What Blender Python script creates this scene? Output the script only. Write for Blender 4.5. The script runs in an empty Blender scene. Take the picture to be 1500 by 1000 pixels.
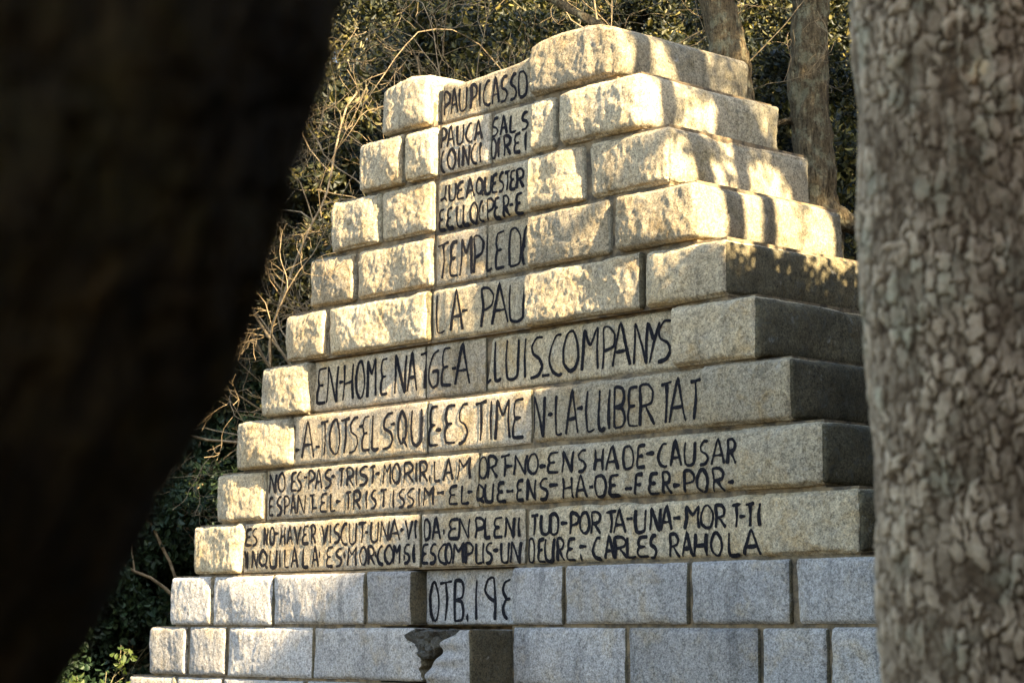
import bpy, math, random
import numpy as np
from mathutils import Vector, Matrix

R = math.radians
SC = bpy.context.scene
COL = SC.collection

# ------------------------------------------------------------------ camera
cam = bpy.data.cameras.new('camera')
cam.lens = 73.75; cam.sensor_width = 36.0; cam.sensor_fit = 'HORIZONTAL'
cam.clip_start = 0.05; cam.clip_end = 2000
cam.dof.use_dof = True; cam.dof.focus_distance = 13.4; cam.dof.aperture_fstop = 6.3
camo = bpy.data.objects.new('camera', cam)
camo.location = (0, 0, 1.6)
camo.rotation_euler = (R(90) + math.atan2(417, 3073), 0, 0)
COL.objects.link(camo); SC.camera = camo

# ------------------------------------------------------------------ light
SUN_EL = R(30.0)
SUN_H = (0.609, -0.793)                       # horizontal direction towards the sun
world = bpy.data.worlds.new('World'); SC.world = world; world.use_nodes = True
nt = world.node_tree
sky = nt.nodes.new('ShaderNodeTexSky'); sky.sky_type = 'NISHITA'; sky.sun_disc = False
sky.sun_elevation = SUN_EL; sky.sun_rotation = math.atan2(SUN_H[0], SUN_H[1])
bg = nt.nodes['Background']; bg.inputs['Strength'].default_value = 0.088
nt.links.new(sky.outputs['Color'], bg.inputs['Color'])
sl = bpy.data.lights.new('sun', 'SUN'); sl.energy = 5.0; sl.angle = R(0.53); sl.color = (1.0, 0.83, 0.55)
so = bpy.data.objects.new('sun', sl)
sd = Vector((SUN_H[0] * math.cos(SUN_EL), SUN_H[1] * math.cos(SUN_EL), math.sin(SUN_EL))).normalized()
so.rotation_euler = sd.to_track_quat('Z', 'Y').to_euler(); so.location = (6, -8, 12)
COL.objects.link(so)
SC.view_settings.view_transform = 'Standard'; SC.view_settings.look = 'None'
SC.view_settings.exposure = 2.98; SC.view_settings.gamma = 1.0
SC.view_settings.use_curve_mapping = False

# ------------------------------------------------------------------ helpers
def link_mesh(name, verts, faces, mat, parent=None, smooth=True, loc=None):
    verts = np.asarray(verts, dtype=np.float32).reshape(-1, 3)
    me = bpy.data.meshes.new(name)
    me.vertices.add(len(verts)); me.vertices.foreach_set('co', verts.ravel())
    if isinstance(faces, np.ndarray):
        k = faces.shape[1]; n = len(faces); flat = faces.ravel()
        starts = np.arange(0, n * k, k); 
    else:
        flat = np.array([i for f in faces for i in f]); lens = np.array([len(f) for f in faces])
        n = len(faces); starts = np.concatenate([[0], np.cumsum(lens)[:-1]])
    me.loops.add(len(flat)); me.loops.foreach_set('vertex_index', flat.astype(np.int32))
    me.polygons.add(n); me.polygons.foreach_set('loop_start', starts.astype(np.int32))
    me.polygons.foreach_set('use_smooth', np.full(n, smooth))
    me.update(calc_edges=True)
    if mat: me.materials.append(mat)
    o = bpy.data.objects.new(name, me); COL.objects.link(o)
    if parent: o.parent = parent
    if loc is not None: o.location = loc
    return o

def set_attr(o, name, vals):
    a = o.data.attributes.new(name, 'FLOAT', 'POINT')
    a.data.foreach_set('value', np.asarray(vals, dtype=np.float32))

def thing(name, label, cat, loc=(0, 0, 0), group=None):
    o = bpy.data.objects.new(name, None); COL.objects.link(o); o.location = loc
    o.empty_display_size = .3
    o['label'] = label; o['category'] = cat
    if group: o['group'] = group
    return o

# --- vectorised noise
def _h(ix, iy, iz, s):
    with np.errstate(over='ignore'):
        n = (ix.astype(np.int64) * 374761393 + iy.astype(np.int64) * 668265263 + iz.astype(np.int64) * 2147483647 + int(s) * 1274126177) & 0xffffffff
        n = ((n ^ (n >> 13)) * 1274126177) & 0xffffffff
        n = ((n ^ (n >> 16)) * 2246822519) & 0xffffffff
        return ((n ^ (n >> 15)) & 0xffffff) / float(0xffffff)

def vnoise(p, seed=0):
    f = np.floor(p); t = p - f; t = t * t * t * (t * (t * 6 - 15) + 10)
    x, y, z = f[:, 0], f[:, 1], f[:, 2]; r = 0
    for dx in (0, 1):
        wx = t[:, 0] if dx else 1 - t[:, 0]
        for dy in (0, 1):
            wy = t[:, 1] if dy else 1 - t[:, 1]
            for dz in (0, 1):
                wz = t[:, 2] if dz else 1 - t[:, 2]
                r = r + wx * wy * wz * _h(x + dx, y + dy, z + dz, seed)
    return r * 2 - 1

def fbm(p, sc, oct=4, seed=0, gain=.5):
    a = 1.0; r = 0; q = p * sc; tot = 0
    for i in range(oct):
        r = r + a * vnoise(q + 17.3 * i, seed + i * 7); tot += a; a *= gain; q = q * 2.03
    return r / tot

def facets(p, cell, seed):
    """broken-rock facets: every worley cell is its own tilted plane"""
    q = p / cell; f = np.floor(q)
    best = np.full(len(p), 9e9); val = np.zeros(len(p))
    for dx in (-1, 0, 1):
        for dy in (-1, 0, 1):
            for dz in (-1, 0, 1):
                c = f + np.array([dx, dy, dz]); x, y, z = c[:, 0], c[:, 1], c[:, 2]
                pt = c + np.stack([_h(x, y, z, seed), _h(x, y, z, seed + 1), _h(x, y, z, seed + 2)], 1)
                dlt = q - pt; d = (dlt ** 2).sum(1)
                g = np.stack([_h(x, y, z, seed + 3), _h(x, y, z, seed + 4), _h(x, y, z, seed + 5)], 1) * 2 - 1
                v = (g * dlt).sum(1) + (_h(x, y, z, seed + 6) - .5) * .7
                m = d < best; best = np.where(m, d, best); val = np.where(m, v, val)
    return val

# ------------------------------------------------------------------ materials
def new_mat(name):
    m = bpy.data.materials.new(name); m.use_nodes = True
    return m, m.node_tree, m.node_tree.nodes['Principled BSDF']

def N(nt, typ, **kw):
    n = nt.nodes.new(typ)
    for k, v in kw.items():
        if k in n.inputs: n.inputs[k].default_value = v
        else: setattr(n, k, v)
    return n

def noise(nt, coord, scale, detail=4, rough=.55, dist=0.0):
    n = N(nt, 'ShaderNodeTexNoise'); n.inputs['Scale'].default_value = scale
    n.inputs['Detail'].default_value = detail; n.inputs['Roughness'].default_value = rough
    n.inputs['Distortion'].default_value = dist
    nt.links.new(coord, n.inputs['Vector']); return n.outputs['Fac']

def ramp(nt, fac, stops):
    r = N(nt, 'ShaderNodeValToRGB'); e = r.color_ramp.elements
    while len(e) < len(stops): e.new(0.5)
    for i, (p, c) in enumerate(stops):
        e[i].position = p; e[i].color = (c, c, c, 1) if isinstance(c, (int, float)) else (*c, 1)
    nt.links.new(fac, r.inputs['Fac']); return r.outputs['Color']

def mix(nt, fac, a, b, mode='MIX'):
    m = N(nt, 'ShaderNodeMix', data_type='RGBA', blend_type=mode)
    for sock, val in ((m.inputs['Factor'], fac), (m.inputs['A'], a), (m.inputs['B'], b)): pass
    fi = m.inputs[0]; ai = m.inputs[6]; bi = m.inputs[7]
    for s_, v_ in ((fi, fac), (ai, a), (bi, b)):
        if hasattr(v_, 'is_output') or hasattr(v_, 'links'): nt.links.new(v_, s_)
        elif isinstance(v_, (int, float)): s_.default_value = v_
        else: s_.default_value = (*v_, 1)
    return m.outputs[2]

def bump(nt, bsdf, h, dist, strength=1.0):
    b = N(nt, 'ShaderNodeBump'); b.inputs['Distance'].default_value = dist; b.inputs['Strength'].default_value = strength
    nt.links.new(h, b.inputs['Height']); nt.links.new(b.outputs['Normal'], bsdf.inputs['Normal']); return b

def stone_mat(name, base, grey, stain, dark_amt):
    m, nt, b = new_mat(name)
    geo = N(nt, 'ShaderNodeNewGeometry'); pos = geo.outputs['Position']
    oi = N(nt, 'ShaderNodeObjectInfo')
    big = noise(nt, pos, 2.3, 5, .6)
    c = mix(nt, ramp(nt, big, [(.38, 0.), (.64, 1.)]), base, grey)
    st = noise(nt, pos, 4.1, 6, .7, .4)
    c = mix(nt, ramp(nt, st, [(.52, 0.), (.68, .75)]), c, stain)
    # per stone tint
    br = N(nt, 'ShaderNodeMapRange'); nt.links.new(oi.outputs['Random'], br.inputs['Value'])
    br.inputs['To Min'].default_value = .72; br.inputs['To Max'].default_value = 1.14
    c = mix(nt, 1.0, c, br.outputs['Result'], 'MULTIPLY')
    # rain streaks and soot under the ledges
    mp = N(nt, 'ShaderNodeMapping'); mp.inputs['Scale'].default_value = (1, 1, .13); nt.links.new(pos, mp.inputs['Vector'])
    sk = noise(nt, mp.outputs[0], 9, 5, .65, .3)
    c = mix(nt, 1.0, c, ramp(nt, sk, [(.40, 1.06), (.56, .98), (.68, .66)]), 'MULTIPLY')
    pit = noise(nt, pos, 26, 5, .8)
    c = mix(nt, ramp(nt, pit, [(.60, 0.), (.66, .55)]), c, (.13, .11, .075))
    # crystals
    s1 = noise(nt, pos, 75, 3, .8)
    c = mix(nt, 1.0, c, ramp(nt, s1, [(.34, .42), (.5, .98), (.68, 1.34)]), 'MULTIPLY')
    s2 = noise(nt, pos, 34, 3, .75)
    c = mix(nt, 1.0, c, ramp(nt, s2, [(.33, .60), (.5, 1.), (.7, 1.22)]), 'MULTIPLY')
    # lichen and grime blotches
    g = noise(nt, pos, 11, 7, .75, .6)
    c = mix(nt, ramp(nt, g, [(.54, 0.), (.66, dark_amt)]), c, (.10, .095, .07))
    w = noise(nt, pos, 7.5, 7, .75, .3)
    c = mix(nt, ramp(nt, w, [(.60, 0.), (.70, .35)]), c, (.50, .48, .42))
    nt.links.new(c, b.inputs['Base Color'])
    b.inputs['Roughness'].default_value = .92; b.inputs['Specular IOR Level'].default_value = .25
    h = N(nt, 'ShaderNodeMath', operation='ADD'); nt.links.new(noise(nt, pos, 48, 6, .75), h.inputs[0])
    h2 = noise(nt, pos, 150, 2, .6); hm = N(nt, 'ShaderNodeMath', operation='MULTIPLY'); nt.links.new(h2, hm.inputs[0]); hm.inputs[1].default_value = .35
    nt.links.new(hm.outputs[0], h.inputs[1])
    bump(nt, b, h.outputs[0], .012, 1.0)
    return m

M_WARM = stone_mat('granite_warm', (.49, .375, .215), (.41, .335, .22), (.38, .25, .105), .5)
M_PANEL = stone_mat('granite_dressed', (.51, .39, .23), (.43, .35, .245), (.42, .275, .11), .3)
M_COOL = stone_mat('granite_cool', (.46, .41, .345), (.37, .34, .30), (.42, .33, .21), .45)
M_SIDE_SHADE = stone_mat('granite_shaded_side', (.15, .12, .065), (.095, .08, .045), (.12, .085, .035), .8)  # shade of the lower right faces painted into the granite, with some lichen
M_SIDE_LIT = stone_mat('granite_lit_side', (.37, .31, .20), (.30, .255, .165), (.22, .17, .08), .7)  # lighter copy of the side granite for the sunlit right faces
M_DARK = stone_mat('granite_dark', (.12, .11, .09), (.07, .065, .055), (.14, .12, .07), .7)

def plain_mat(name, c1, c2, scale, rough=.9, bd=.01, thr=(.4, .6)):
    m, nt, b = new_mat(name)
    geo = N(nt, 'ShaderNodeNewGeometry'); pos = geo.outputs['Position']
    f = noise(nt, pos, scale, 6, .65)
    nt.links.new(mix(nt, ramp(nt, f, [(thr[0], 0.), (thr[1], 1.)]), c1, c2), b.inputs['Base Color'])
    b.inputs['Roughness'].default_value = rough
    b.inputs['Specular IOR Level'].default_value = .12
    bump(nt, b, noise(nt, pos, scale * 5, 6, .7), bd)
    return m

M_MORTAR = plain_mat('mortar', (.28, .20, .11), (.10, .08, .055), 9, .95, .02)
M_PAINT = plain_mat('black_paint', (.006, .0055, .008), (.020, .018, .018), 60, .9, .004)
M_SOIL = plain_mat('forest_soil', (.05, .037, .022), (.10, .08, .045), 3, .95, .05)
M_TWIG = plain_mat('twig_bark', (.30, .22, .125), (.14, .10, .055), 14, .85, .004)
M_BRANCH = plain_mat('branch_bark', (.24, .20, .10), (.10, .085, .05), 9, .9, .008)

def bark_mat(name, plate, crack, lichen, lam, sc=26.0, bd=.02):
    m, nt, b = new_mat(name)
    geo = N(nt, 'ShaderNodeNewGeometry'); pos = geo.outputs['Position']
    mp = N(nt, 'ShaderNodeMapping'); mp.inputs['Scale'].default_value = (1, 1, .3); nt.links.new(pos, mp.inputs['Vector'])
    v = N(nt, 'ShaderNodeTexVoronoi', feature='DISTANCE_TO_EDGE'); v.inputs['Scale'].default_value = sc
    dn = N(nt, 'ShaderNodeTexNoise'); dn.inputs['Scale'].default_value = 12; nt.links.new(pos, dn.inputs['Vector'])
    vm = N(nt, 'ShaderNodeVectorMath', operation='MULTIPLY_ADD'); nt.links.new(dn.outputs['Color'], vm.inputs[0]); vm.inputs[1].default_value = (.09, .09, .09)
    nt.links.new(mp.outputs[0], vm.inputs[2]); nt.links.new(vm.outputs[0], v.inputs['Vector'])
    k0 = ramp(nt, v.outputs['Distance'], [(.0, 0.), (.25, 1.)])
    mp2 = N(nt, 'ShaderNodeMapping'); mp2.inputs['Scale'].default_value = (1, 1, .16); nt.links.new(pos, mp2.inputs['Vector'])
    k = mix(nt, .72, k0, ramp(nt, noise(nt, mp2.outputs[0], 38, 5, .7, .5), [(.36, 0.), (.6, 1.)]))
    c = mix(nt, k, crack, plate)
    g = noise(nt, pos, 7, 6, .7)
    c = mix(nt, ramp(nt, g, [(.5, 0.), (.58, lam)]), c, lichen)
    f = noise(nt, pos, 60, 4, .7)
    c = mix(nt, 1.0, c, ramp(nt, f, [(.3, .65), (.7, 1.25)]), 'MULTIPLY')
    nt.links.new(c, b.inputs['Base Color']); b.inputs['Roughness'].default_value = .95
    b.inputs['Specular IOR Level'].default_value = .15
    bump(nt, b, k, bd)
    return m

M_BARK_BG = bark_mat('oak_bark', (.20, .145, .075), (.04, .028, .014), (.27, .25, .15), .5, 24)
M_BARK_MOSS = bark_mat('mossy_bark', (.10, .085, .045), (.03, .025, .018), (.10, .11, .04), .8, 24)
M_BARK_NEAR = bark_mat('warm_shaded_bark', (.060, .037, .012), (.012, .007, .002), (.055, .040, .010), .6, 18)  # deep shade on the near left trunk is put into this bark colour
M_BARK_FAR = bark_mat('dark_bark', (.030, .021, .012), (.010, .007, .004), (.026, .022, .009), .7, 18)

def near_bark():
    m, nt, b = new_mat('cork_bark')
    geo = N(nt, 'ShaderNodeNewGeometry'); pos = geo.outputs['Position']
    at = N(nt, 'ShaderNodeAttribute', attribute_name='plate')
    f = noise(nt, pos, 55, 6, .7)
    plate = mix(nt, ramp(nt, f, [(.35, 0.), (.65, 1.)]), (.40, .28, .165), (.66, .50, .325))
    g = noise(nt, pos, 9, 5, .6)
    plate = mix(nt, ramp(nt, g, [(.52, 0.), (.64, .6)]), plate, (.36, .34, .22))
    base = mix(nt, ramp(nt, f, [(.3, 0.), (.7, 1.)]), (.030, .018, .010), (.17, .11, .06))
    c = mix(nt, at.outputs['Fac'], base, plate)
    nt.links.new(c, b.inputs['Base Color']); b.inputs['Roughness'].default_value = .95
    b.inputs['Specular IOR Level'].default_value = .1
    bump(nt, b, noise(nt, pos, 130, 5, .7), .006)
    return m
M_CORK = near_bark()

def leaf_mat(name, stops, tr=.25):
    m, nt, b = new_mat(name)
    geo = N(nt, 'ShaderNodeNewGeometry'); oi = N(nt, 'ShaderNodeObjectInfo')
    a = N(nt, 'ShaderNodeMath', operation='ADD'); nt.links.new(geo.outputs['Random Per Island'], a.inputs[0])
    mlt = N(nt, 'ShaderNodeMath', operation='MULTIPLY'); nt.links.new(oi.outputs['Random'], mlt.inputs[0]); mlt.inputs[1].default_value = .4
    nt.links.new(mlt.outputs[0], a.inputs[1])
    mr = N(nt, 'ShaderNodeMath', operation='MULTIPLY'); nt.links.new(a.outputs[0], mr.inputs[0]); mr.inputs[1].default_value = .74
    c = ramp(nt, mr.outputs[0], stops)
    nt.links.new(c, b.inputs['Base Color']); b.inputs['Roughness'].default_value = .5
    b.inputs['Specular IOR Level'].default_value = .28
    t = N(nt, 'ShaderNodeBsdfTranslucent'); nt.links.new(mix(nt, 1.0, c, (1.2, 1.25, .7), 'MULTIPLY'), t.inputs['Color'])
    ms = N(nt, 'ShaderNodeMixShader'); ms.inputs[0].default_value = tr
    nt.links.new(b.outputs[0], ms.inputs[1]); nt.links.new(t.outputs[0], ms.inputs[2])
    nt.links.new(ms.outputs[0], nt.nodes['Material Output'].inputs['Surface'])
    return m
M_LEAF = leaf_mat('oak_leaf', [(0., (.006, .009, .005)), (.45, (.017, .020, .008)), (.75, (.07, .063, .018)), (1., (.30, .23, .06))])
M_LEAF_DARK = leaf_mat('ivy_leaf', [(0., (.012, .024, .012)), (.6, (.022, .04, .016)), (.92, (.045, .065, .02)), (1., (.10, .13, .03))], .15)
M_LEAF_YOUNG = leaf_mat('young_leaf', [(0., (.035, .06, .014)), (1., (.085, .10, .022))], .4)
LETTERING = {
 1: 'P3673,3603,5559,5385 A3595,3518,5559,5384 U3499,3415,5559,5382 P3373,3305,5559,5380 I3282,3263,5559,5379 C3237,3151,5559,5377 A3140,3066,5558,5376 S3051,2978,5558,5374 S2949,2880,5558,5372 D2858,2765,5558,5370',
 2: 'P3648,3583,5270,5120 A3575,3494,5267,5119 U3464,3391,5262,5118 C3365,3289,5258,5117 A3271,3188,5254,5116 S3103,3022,5247,5115 A2997,2927,5243,5114 L2898,2830,5239,5113 S2776,2705,5234,5112 C3647,3605,5097,4944 O3570,3478,5097,4945 I3451,3432,5097,4946 N3402,3322,5096,4947 C3304,3244,5096,4948 I3214,3195,5096,4948 O3110,3037,5096,4950 I3018,3004,5096,4950 R2960,2884,5096,4951 E2851,2780,5095,4953 I2737,2719,5095,4953',
 3: '~3661,3576,4837,4714 U3557,3477,4836,4711 E3461,3389,4836,4708 A3363,3284,4835,4705 Q3262,3176,4834,4702 U3165,3091,4833,4699 E3084,3022,4833,4697 S3011,2956,4832,4695 T2945,2884,4832,4692 E2884,2830,4831,4691 R2823,2744,4831,4688 E3679,3609,4661,4504 E3583,3514,4661,4505 L3472,3415,4660,4505 L3400,3339,4659,4505 O3321,3246,4659,4505 C3231,3176,4658,4506 .3198,3168,4603,4599 P3142,3058,4658,4506 E3054,3000,4657,4506 R2963,2898,4656,4506 -2895,2855,4585,4581 E2830,2759,4655,4507',
 4: 'T3681,3561,4402,4142 E3546,3455,4403,4140 M3432,3293,4405,4139 P3286,3175,4406,4137 L3156,3083,4407,4136 E3050,2949,4408,4135 D2902,2770,4409,4133 {2766,2706,4410,4132',
 5: 'L3697,3601,4026,3743 A3540,3400,4021,3741 -3408,3344,3878,3874 P3203,3068,4012,3737 A3079,2920,4008,3736 U2902,2738,4003,3734',
 6: 'E5183,5060,3615,3329 N5054,4904,3616,3331 -4893,4836,3485,3479 H4841,4711,3617,3333 O4683,4577,3618,3335 M4549,4433,3619,3337 E4384,4302,3619,3338 N4221,4082,3620,3340 A4066,3955,3621,3342 T3919,3814,3622,3344 G3825,3696,3623,3345 E3675,3568,3630,3346 -3558,3508,3472,3467 A3523,3367,3627,3343 L3205,3132,3623,3338 L3102,3025,3621,3336 U2977,2844,3618,3333 I2797,2759,3616,3330 S2727,2606,3614,3328 -2611,2533,3337,3332 C2537,2405,3611,3325 O2400,2243,3617,3335 M2208,2041,3612,3333 P2014,1889,3608,3332 A1915,1757,3606,3331 N1719,1585,3602,3329 Y1581,1477,3599,3328 S1510,1383,3597,3328',
 7: 'I5440,5410,3179,2910 -5409,5343,2985,2980 A5315,5156,3181,2913 -5137,5079,2994,2988 T5075,4971,3183,2915 O4959,4833,3184,2917 T4822,4709,3185,2919 S4721,4603,3186,2920 -4599,4549,3117,3112 E4559,4465,3187,2922 L4443,4356,3188,2923 S4318,4189,3190,2925 -4216,4162,3108,3102 Q4135,4019,3191,2927 U3977,3862,3193,2929 E3779,3671,3203,2911 -3697,3630,3027,3022 E3595,3479,3199,2911 S3454,3340,3196,2911 T3256,3139,3192,2911 I3115,3067,3190,2911 M3052,2885,3188,2911 E2867,2754,3184,2911 N2655,2525,3182,2899 -2501,2452,3054,3048 L2427,2360,3181,2901 A2318,2198,3181,2903 -2204,2145,3073,3067 L2121,2033,3180,2905 L1998,1934,3180,2906 I1905,1887,3180,2907 B1853,1750,3179,2908 E1727,1631,3179,2909 R1620,1481,3179,2910 T1425,1332,3178,2912 A1349,1213,3178,2913 T1170,1080,3177,2915',
 8: 'N5748,5637,2807,2658 O5619,5529,2807,2659 E5445,5367,2806,2660 S5367,5308,2806,2660 -5279,5232,2763,2757 P5220,5138,2805,2661 A5126,5045,2804,2662 S5016,4924,2804,2662 -4931,4879,2752,2746 T4834,4760,2803,2664 R4738,4648,2803,2664 I4626,4598,2802,2665 S4582,4477,2802,2665 T4450,4384,2801,2666 -4390,4335,2744,2739 E5749,5682,2621,2476 S5633,5566,2621,2476 P5536,5464,2621,2477 A5446,5381,2621,2477 N5363,5251,2621,2478 T5198,5134,2621,2478 -5157,5104,2517,2511 E5059,4978,2620,2479 L4938,4870,2620,2480 -4870,4802,2556,2550 T4746,4673,2620,2481 R4651,4557,2620,2481 I4496,4480,2620,2482 S4441,4371,2619,2482 T4322,4247,2619,2483 M4297,4201,2803,2659 O4185,4094,2802,2657 R4057,3942,2801,2655 I3916,3900,2801,2654 R3874,3776,2800,2653 .3771,3740,2675,2670 L3710,3643,2799,2651 A3603,3497,2798,2649 M3452,3309,2797,2647 O3216,3119,2796,2644 R3119,3004,2795,2643 T2971,2876,2794,2641 -2914,2848,2717,2712 I4177,4161,2609,2477 S4113,4039,2609,2476 S4019,3930,2608,2476 I3883,3867,2608,2475 M3831,3708,2608,2475 -3673,3592,2566,2561 E3541,3446,2607,2473 L3407,3323,2606,2472 -3343,3289,2558,2553 Q3254,3152,2606,2472 U3143,3051,2605,2471 E3013,2928,2605,2470 -2918,2843,2542,2537 N2834,2694,2785,2650 O2685,2579,2784,2647 -2565,2497,2697,2692 E2483,2380,2783,2643 N2340,2233,2782,2641 S2193,2110,2782,2638 H2032,1946,2781,2635 A1920,1806,2780,2633 D1759,1671,2780,2630 E2806,2731,2611,2468 N2699,2598,2609,2466 S2570,2480,2608,2465 -2470,2381,2562,2557 H2345,2243,2605,2463 A2216,2107,2603,2461 -2085,2042,2532,2527 D2025,1926,2601,2460 E1896,1803,2599,2458 -1749,1682,2504,2499 E1642,1564,2783,2633 -1559,1477,2725,2720 C1449,1364,2780,2628 A1344,1240,2778,2626 U1216,1121,2776,2623 S1090,1012,2774,2621 A985,877,2772,2618 R854,778,2771,2616 F1669,1582,2593,2457 E1537,1451,2592,2455 R1419,1342,2592,2453 -1322,1259,2505,2500 P1234,1136,2592,2450 O1116,1023,2592,2448 R988,884,2592,2446 -850,797,2503,2499',
 9: 'E6051,5953,2381,2246 S5953,5883,2381,2245 N5790,5740,2381,2244 O5712,5648,2381,2243 -5649,5594,2334,2330 H5571,5508,2380,2242 A5481,5409,2380,2241 V5387,5303,2380,2240 E5276,5202,2380,2239 R5171,5110,2380,2238 V5037,4959,2379,2237 I4929,4917,2379,2236 S4887,4810,2379,2236 N6055,6013,2200,2065 N5952,5868,2200,2064 Q5855,5735,2201,2063 U5707,5616,2202,2061 I5580,5562,2202,2061 L5513,5454,2203,2060 A5419,5339,2203,2059 L5277,5198,2204,2058 A5154,5076,2205,2057 .5072,5042,2155,2151 E4973,4892,2206,2055 C4793,4713,2381,2218 U4697,4605,2381,2221 T4589,4481,2380,2224 -4498,4457,2307,2303 U4428,4339,2380,2228 N4315,4210,2380,2231 A4210,4091,2380,2234 -4083,4040,2311,2307 V4024,3949,2379,2239 I3926,3899,2379,2241 S4858,4782,2190,2057 .4774,4732,2145,2141 M4711,4602,2192,2058 O4561,4479,2193,2059 R4463,4381,2194,2059 .4389,4353,2138,2134 C4345,4276,2196,2060 O4260,4164,2197,2060 M4164,4077,2198,2061 .4049,4018,2107,2103 S4042,3971,2199,2062 I3940,3920,2200,2062 D3821,3752,2373,2227 A3729,3633,2371,2226 .3611,3579,2282,2277 E3543,3435,2368,2225 N3435,3311,2366,2224 P3258,3154,2363,2222 L3154,3093,2362,2222 E3059,2969,2360,2221 N2939,2838,2357,2220 I2808,2787,2356,2219 E3848,3765,2195,2054 S3755,3682,2193,2053 C3659,3555,2192,2051 O3578,3506,2191,2050 M3497,3372,2190,2048 P3363,3280,2189,2046 L3253,3184,2187,2044 I3179,3158,2187,2044 S3149,3076,2186,2043 -3071,3011,2134,2130 U2986,2901,2184,2040 N2884,2779,2183,2038 T2681,2607,2363,2227 U2580,2485,2363,2225 D2485,2400,2363,2224 -2377,2311,2300,2295 P2293,2200,2362,2220 O2196,2100,2362,2218 R2091,1992,2361,2216 T1941,1848,2361,2214 A1873,1763,2360,2212 -1755,1696,2307,2302 U1676,1581,2360,2209 D2709,2644,2200,2038 E2612,2540,2198,2039 U2535,2445,2197,2040 R2418,2347,2195,2041 E2320,2236,2194,2042 -2201,2127,2136,2132 .2197,2167,2063,2058 C2071,1989,2190,2045 A1959,1874,2188,2046 R1874,1757,2186,2048 L1761,1674,2184,2049 E1661,1562,2183,2050 N1544,1446,2364,2219 A1446,1350,2363,2218 -1341,1274,2296,2292 M1238,1100,2362,2218 O1093,992,2362,2217 R976,884,2361,2217 T831,760,2360,2216 -775,722,2285,2280 T722,647,2360,2216 I618,596,2359,2216 S1550,1485,2189,2044 R1376,1284,2189,2043 A1260,1174,2188,2042 H1158,1049,2188,2042 O1014,926,2188,2041 L869,782,2187,2040 A744,614,2187,2039',
 10: 'O3871,3768,1924,1636 T3753,3627,1927,1638 B3597,3492,1929,1641 .3477,3428,1666,1661 I3364,3340,1933,1645 93267,3156,1935,1648 33084,2999,1938,1651',
}

# ------------------------------------------------------------------ ground
def ground_h(x, y):
    y = np.asarray(y, float); x = np.asarray(x, float)
    back = np.clip(y - 17.5 + .15 * x, 0, None)
    h = .34 * back - .0022 * back ** 2
    h = np.where(back > 77, .34 * 77 - .0022 * 77 ** 2, h)
    return h + .12 * np.sin(x * .9 + 1) * np.sin(y * .7) * np.clip(back / 3, 0, 1)
gx = np.concatenate([np.linspace(-900, -40, 12), np.linspace(-36, 36, 73), np.linspace(40, 900, 12)])
gy = np.concatenate([np.linspace(-900, -40, 12), np.linspace(-36, 100, 137), np.linspace(120, 1200, 12)])
GX, GY = np.meshgrid(gx, gy); nx, ny = len(gx), len(gy)
GZ = ground_h(GX, GY) + .03 * vnoise(np.stack([GX.ravel() * 1.3, GY.ravel() * 1.3, GX.ravel() * 0], 1), 3).reshape(GX.shape)
ii = (np.arange(ny - 1)[:, None] * nx + np.arange(nx - 1)[None]).ravel()
o = link_mesh('ground', np.stack([GX.ravel(), GY.ravel(), GZ.ravel()], 1), np.stack([ii, ii + 1, ii + nx + 1, ii + nx], 1), M_SOIL)
o['kind'] = 'structure'

# ------------------------------------------------------------------ monument
P0 = (1.92455, 12.59051)                       # foot of the ninth course's right front corner
UX, UY = -0.679223, 0.733932                   # along the inscribed front, to the left
VX, VY = 0.733932, 0.679223                    # into the masonry
mon = thing('stepped_stone_monument', 'stepped granite block monument with painted black inscription standing in the wood', 'monument', (P0[0], P0[1], 0))
mon.rotation_euler = (0, 0, math.atan2(-UY, -UX))
# monument coordinates: s = metres left of the corner, d = metres inward, z = height; local x = -s, y = d

def lattice(ax, ay, az):
    """surface of a box lattice, welded"""
    nx, ny, nz = len(ax), len(ay), len(az)
    idx = -np.ones((nx, ny, nz), int)
    I, J, K = np.meshgrid(np.arange(nx), np.arange(ny), np.arange(nz), indexing='ij')
    on = (I == 0) | (I == nx - 1) | (J == 0) | (J == ny - 1) | (K == 0) | (K == nz - 1)
    idx[on] = np.arange(on.sum())
    P = np.stack([ax[I[on]], ay[J[on]], az[K[on]]], 1)
    F = []
    def quads(g, flip):
        a, b, c, d = g[:-1, :-1].ravel(), g[1:, :-1].ravel(), g[1:, 1:].ravel(), g[:-1, 1:].ravel()
        F.append(np.stack([a, d, c, b] if flip else [a, b, c, d], 1))
    quads(idx[:, :, 0], True); quads(idx[:, :, -1], False)
    quads(idx[:, 0, :], False); quads(idx[:, -1, :], True)
    quads(idx[0], True); quads(idx[-1], False)
    return P, np.concatenate(F)

def sstep(a, b, x):
    t = np.clip((x - a) / (b - a), 0, 1); return t * t * (3 - 2 * t)

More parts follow.
